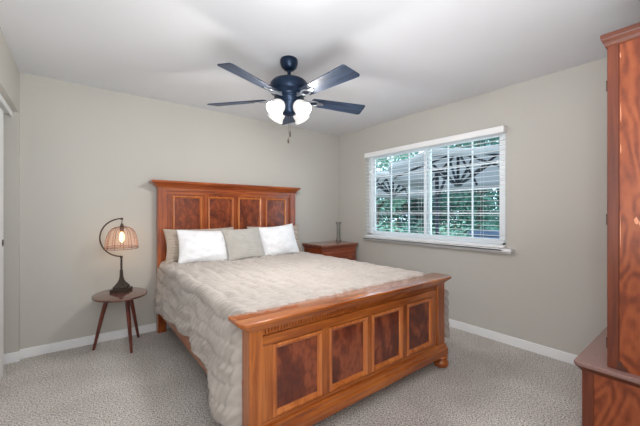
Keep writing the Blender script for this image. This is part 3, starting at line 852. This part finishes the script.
for z0, z1 in ((.13, .28), (.295, .445)):
    t = BM(); box(t, ax0 + .03, ax1 - .02, -3.233, -3.217, z0, z1, .004); d_ = obj('drawer', t, 'armz', lw)
    for x in (2.66, 3.32):
        t = BM(); lathe(t, [(.006, 0), (.006, .012), (.016, .018), (.014, .028), (0, .03)], (x, -3.217, (z0 + z1) / 2), 16, Matrix.Rotation(-pi / 2, 4, 'X')); obj('knob', t, 'bronze', d_, True)

# ================================================================= GARDEN OUTSIDE THE WINDOW
GZ = -.35
t = BM(); box(t, XR + .14, 40, -24, 36, GZ - .1, GZ); lw_ = obj('lawn', t, 'lawn'); lw_['kind'] = 'structure'; lw_['label'] = 'green lawn seen beyond the window'; lw_['category'] = 'lawn'
t = BM(); box(t, XR + .14, 9.5, -4.5, 4.5, GZ, GZ + .03); pt = obj('patio', t, 'patio'); pt['kind'] = 'structure'; pt['label'] = 'pale concrete patio outside the window'; pt['category'] = 'patio'

def parasol(label, cx, cy, zhub, rad, tilt_dir, tilt, pole, rot=0):
    root = thing('patio_umbrella', label, 'umbrella', (cx, cy, GZ + .03), 'patio umbrellas outside the window')
    mt_ = Matrix.Translation((cx, cy, zhub)) @ Matrix.Rotation(tilt, 4, Vector((-sin(tilt_dir), cos(tilt_dir), 0))) @ Matrix.Rotation(rot, 4, 'Z')
    n = 8; apex = .40; edge = .02
    t = BM(); s = bmesh.new(); rings = []
    for f in (0.03, .25, .5, .75, 1.0):
        ring = []
        for k in range(n * 6):
            a = 2 * pi * k / (n * 6); q = (k % 6) / 6
            poly = cos(pi / n) / cos((q - .5) * 2 * pi / n)
            sag = -.05 * f * sin(pi * q)
            ring.append(s.verts.new((rad * f * poly * cos(a), rad * f * poly * sin(a), edge + (apex - edge) * (1 - f) ** .9 + sag * f)))
        rings.append(ring)
    low = [s.verts.new((v.co.x * 1.005, v.co.y * 1.005, v.co.z - .13)) for v in rings[-1]]; rings.append(low)
    for a, c in zip(rings, rings[1:]):
        for k in range(n * 6): s.faces.new((a[k], a[(k + 1) % (n * 6)], c[(k + 1) % (n * 6)], c[k]))
    s.faces.new(rings[0]); bmesh.ops.recalc_face_normals(s, faces=s.faces); merge(t, s, mt_)
    co = obj('canopy', t, 'canopy', root, True); sl = co.modifiers.new('thickness', 'SOLIDIFY'); sl.thickness = .004
    t = BM(); lathe(t, [(0, -.34), (.07, -.34), (.09, -.30), (.07, -.26), (.03, -.22), (.03, .36), (.0, .36)], (0, 0, 0), 16); t.transform(mt_); obj('hub', t, 'rib', root, True)
    for k in range(n):
        a = 2 * pi * k / n
        def pr(f, dz=-.02): return (rad * f * cos(a), rad * f * sin(a), edge + (apex - edge) * (1 - f) ** .9 + dz)
        t = BM(); tube(t, [pr(.03), pr(.25), pr(.5), pr(.75), pr(.99)], .026, 6); t.transform(mt_); rb = obj('rib', t, 'rib', root)
        t = BM(); tube(t, [(.06 * cos(a), .06 * sin(a), -.30), pr(.50)], .024, 6); t.transform(mt_); obj('strut', t, 'rib', rb)
    px, py = pole
    top = mt_ @ Vector((0, 0, apex + .02))
    t = BM(); tube(t, [(px, py, GZ + .03), (px, py, 1.75), (px + .02, py + .02, 2.25)], .045, 12); obj('pole', t, 'rib', root, True)
    t = BM(); hub_lo = mt_ @ Vector((0, 0, -.28))
    tube(t, [(px, py, 1.55), (px + (hub_lo.x - px) * .35, py + (hub_lo.y - py) * .35, 1.9), (px + (top.x - px) * .7, py + (top.y - py) * .7, top.z - .1), tuple(top)], .03, 10)
    obj('arm', t, 'rib', root, True)
    t = BM(); lathe(t, [(.0, 0), (.35, 0), (.35, .06), (.08, .08), (.05, .25), (0, .25)], (px, py, GZ + .03), 24); obj('base', t, 'rib', root, True)
    return root
def ray(u, t_):
    a = (u - 320) / 310.53; s_, c_ = sin(.65995), cos(.65995)
    return .3993 + (s_ + a * c_) * t_, -3.6534 + (c_ - a * s_) * t_
x, y = ray(458, 6.4); px, py = ray(437, 7.2)
parasol('grey patio umbrella whose whole dark hub shows through the right pane', x, y, 2.12, 1.45, R(28), R(9), (px, py), .2)
x, y = ray(393, 8.9); px, py = ray(356, 9.6)
parasol('grey patio umbrella partly seen through the left pane', x, y, 2.02, 1.45, R(20), R(8), (px, py), .35)

def tree(label, x, y, h, r, mat, nleaf, seed, trunk=.12, base=.35, size=.13):
    rnd = random.Random(seed)
    root = thing('garden_tree', label, 'tree', (x, y, GZ), 'trees beyond the window')
    t = BM(); tube(t, [(x, y, GZ), (x + .1, y + .05, GZ + h * .3), (x - .05, y + .1, GZ + h * .6), (x, y, GZ + h * .85)], [trunk, trunk * .8, trunk * .55, trunk * .2], 10)
    for k in range(6):
        a = rnd.uniform(0, 2 * pi); z0 = GZ + h * rnd.uniform(.3, .6)
        tube(t, [(x, y, z0), (x + r * .4 * cos(a), y + r * .4 * sin(a), z0 + h * .13), (x + r * .75 * cos(a), y + r * .75 * sin(a), z0 + h * .2)], [trunk * .45, trunk * .3, trunk * .1], 7)
    obj('trunk', t, 'bark', root, True)
    vs, fs = [], []
    blobs = [(Vector((x + rnd.gauss(0, r * .45), y + rnd.gauss(0, r * .45), GZ + h * (base + (1 - base) * rnd.random() ** .8))), r * rnd.uniform(.22, .42)) for _ in range(26)]
    for k in range(nleaf):
        c, br = rnd.choice(blobs)
        d = Vector((rnd.gauss(0, 1), rnd.gauss(0, 1), rnd.gauss(0, 1))).normalized() * br * rnd.random() ** .33
        p = c + d
        a = Vector((rnd.gauss(0, 1), rnd.gauss(0, 1), rnd.gauss(0, .6))).normalized(); b_ = a.orthogonal().normalized()
        b_ = (Matrix.Rotation(rnd.uniform(0, 6.28), 3, a) @ b_); s = size * rnd.uniform(.6, 1.3)
        i = len(vs)
        vs += [p - a * s, p - b_ * s * .45, p + a * s, p + b_ * s * .45]; fs.append((i, i + 1, i + 2, i + 3))
    me = bpy.data.meshes.new('foliage'); me.from_pydata([tuple(v - Vector((x, y, GZ))) for v in vs], [], fs); me.materials.append(M[mat])
    o = bpy.data.objects.new('foliage', me); C.objects.link(o); o.parent = root
for (u, d, h, r, mat, nl, lab, base) in (
        (377, 15.0, 5.2, 1.9, 'leafC', 2600, 'pale leafy tree at the left end of the window view', .15),
        (398, 18.5, 3.6, 1.9, 'leafA', 2600, 'mid green tree low behind the left umbrella', .06),
        (417, 15.5, 3.0, 1.6, 'leafB', 2600, 'dark green tree seen just left of the window mullion', .04),
        (440, 17.5, 5.8, 2.0, 'leafA', 3200, 'mid green tree seen just right of the window mullion', .12),
        (461, 20.0, 4.0, 1.9, 'leafB', 2600, 'dark green tree behind the hub of the right umbrella', .05),
        (480, 14.0, 6.4, 1.8, 'leafA', 3400, 'tall green tree rising above the right umbrella', .10),
        (500, 16.5, 5.8, 2.0, 'leafB', 3200, 'dark green tree at the right end of the window view', .05),
        (388, 23.0, 3.0, 2.2, 'leafB', 2600, 'distant dark bush low under the left umbrella', .02),
        (446, 24.0, 3.2, 2.4, 'leafC', 2600, 'distant pale bush low behind the umbrella pole', .02),
        (478, 23.0, 3.2, 2.3, 'leafB', 2600, 'distant dark bush low between the right window grids', .02),
        (522, 14.5, 5.2, 2.0, 'leafA', 2200, 'green tree past the right end of the window', .10)):
    x, y = ray(u, d); tree(lab, x, y, h, r, mat, nl, int(u), base=base)
for (u, d, lab) in ((384, 12.0, 'low pale shrub under the left umbrella'), (410, 12.6, 'low shrub beside the mullion under the left umbrella'), (452, 12.4, 'low shrub behind the umbrella pole'), (490, 11.6, 'low shrub behind the blue-grey box')):
    x, y = ray(u, d); rnd = random.Random(u)
    root = thing('garden_shrub', lab, 'shrub', (x, y, GZ), 'low shrubs in the garden')
    t = BM()
    for k in range(7):
        a = rnd.uniform(0, 6.28); tube(t, [(x, y, GZ), (x + .3 * cos(a), y + .3 * sin(a), GZ + .5), (x + .6 * cos(a), y + .6 * sin(a), GZ + .9)], [.03, .02, .01], 6)
    obj('stems', t, 'bark', root)
    vs, fs = [], []
    for k in range(1100):
        dd = Vector((max(-.8, min(.8, rnd.gauss(0, .45))), max(-.8, min(.8, rnd.gauss(0, .45))), abs(rnd.gauss(0, .45)) + .1)); a = Vector((rnd.gauss(0, 1), rnd.gauss(0, 1), rnd.gauss(0, .6))).normalized(); b_ = a.orthogonal().normalized(); s = rnd.uniform(.05, .11)
        i = len(vs); vs += [dd - a * s, dd - b_ * s * .45, dd + a * s, dd + b_ * s * .45]; fs.append((i, i + 1, i + 2, i + 3))
    me = bpy.data.meshes.new('foliage'); me.from_pydata([tuple(v) for v in vs], [], fs); me.materials.append(M['leafC' if u in (384, 452) else 'leafA'])
    o = bpy.data.objects.new('foliage', me); C.objects.link(o); o.parent = root
x, y = ray(494, 6.4)
bx = thing('storage_box', 'blue-grey garden storage box low behind the right pane', 'storage box', (x, y, GZ + .03))
t = BM(); box(t, x - .35, x + .35, y - .32, y + .32, GZ + .03, .78, .02); obj('box_body', t, 'bluebox', bx)
t = BM(); box(t, x - .38, x + .38, y - .35, y + .35, .78, .86, .02); obj('lid', t, 'bluebox', bx)
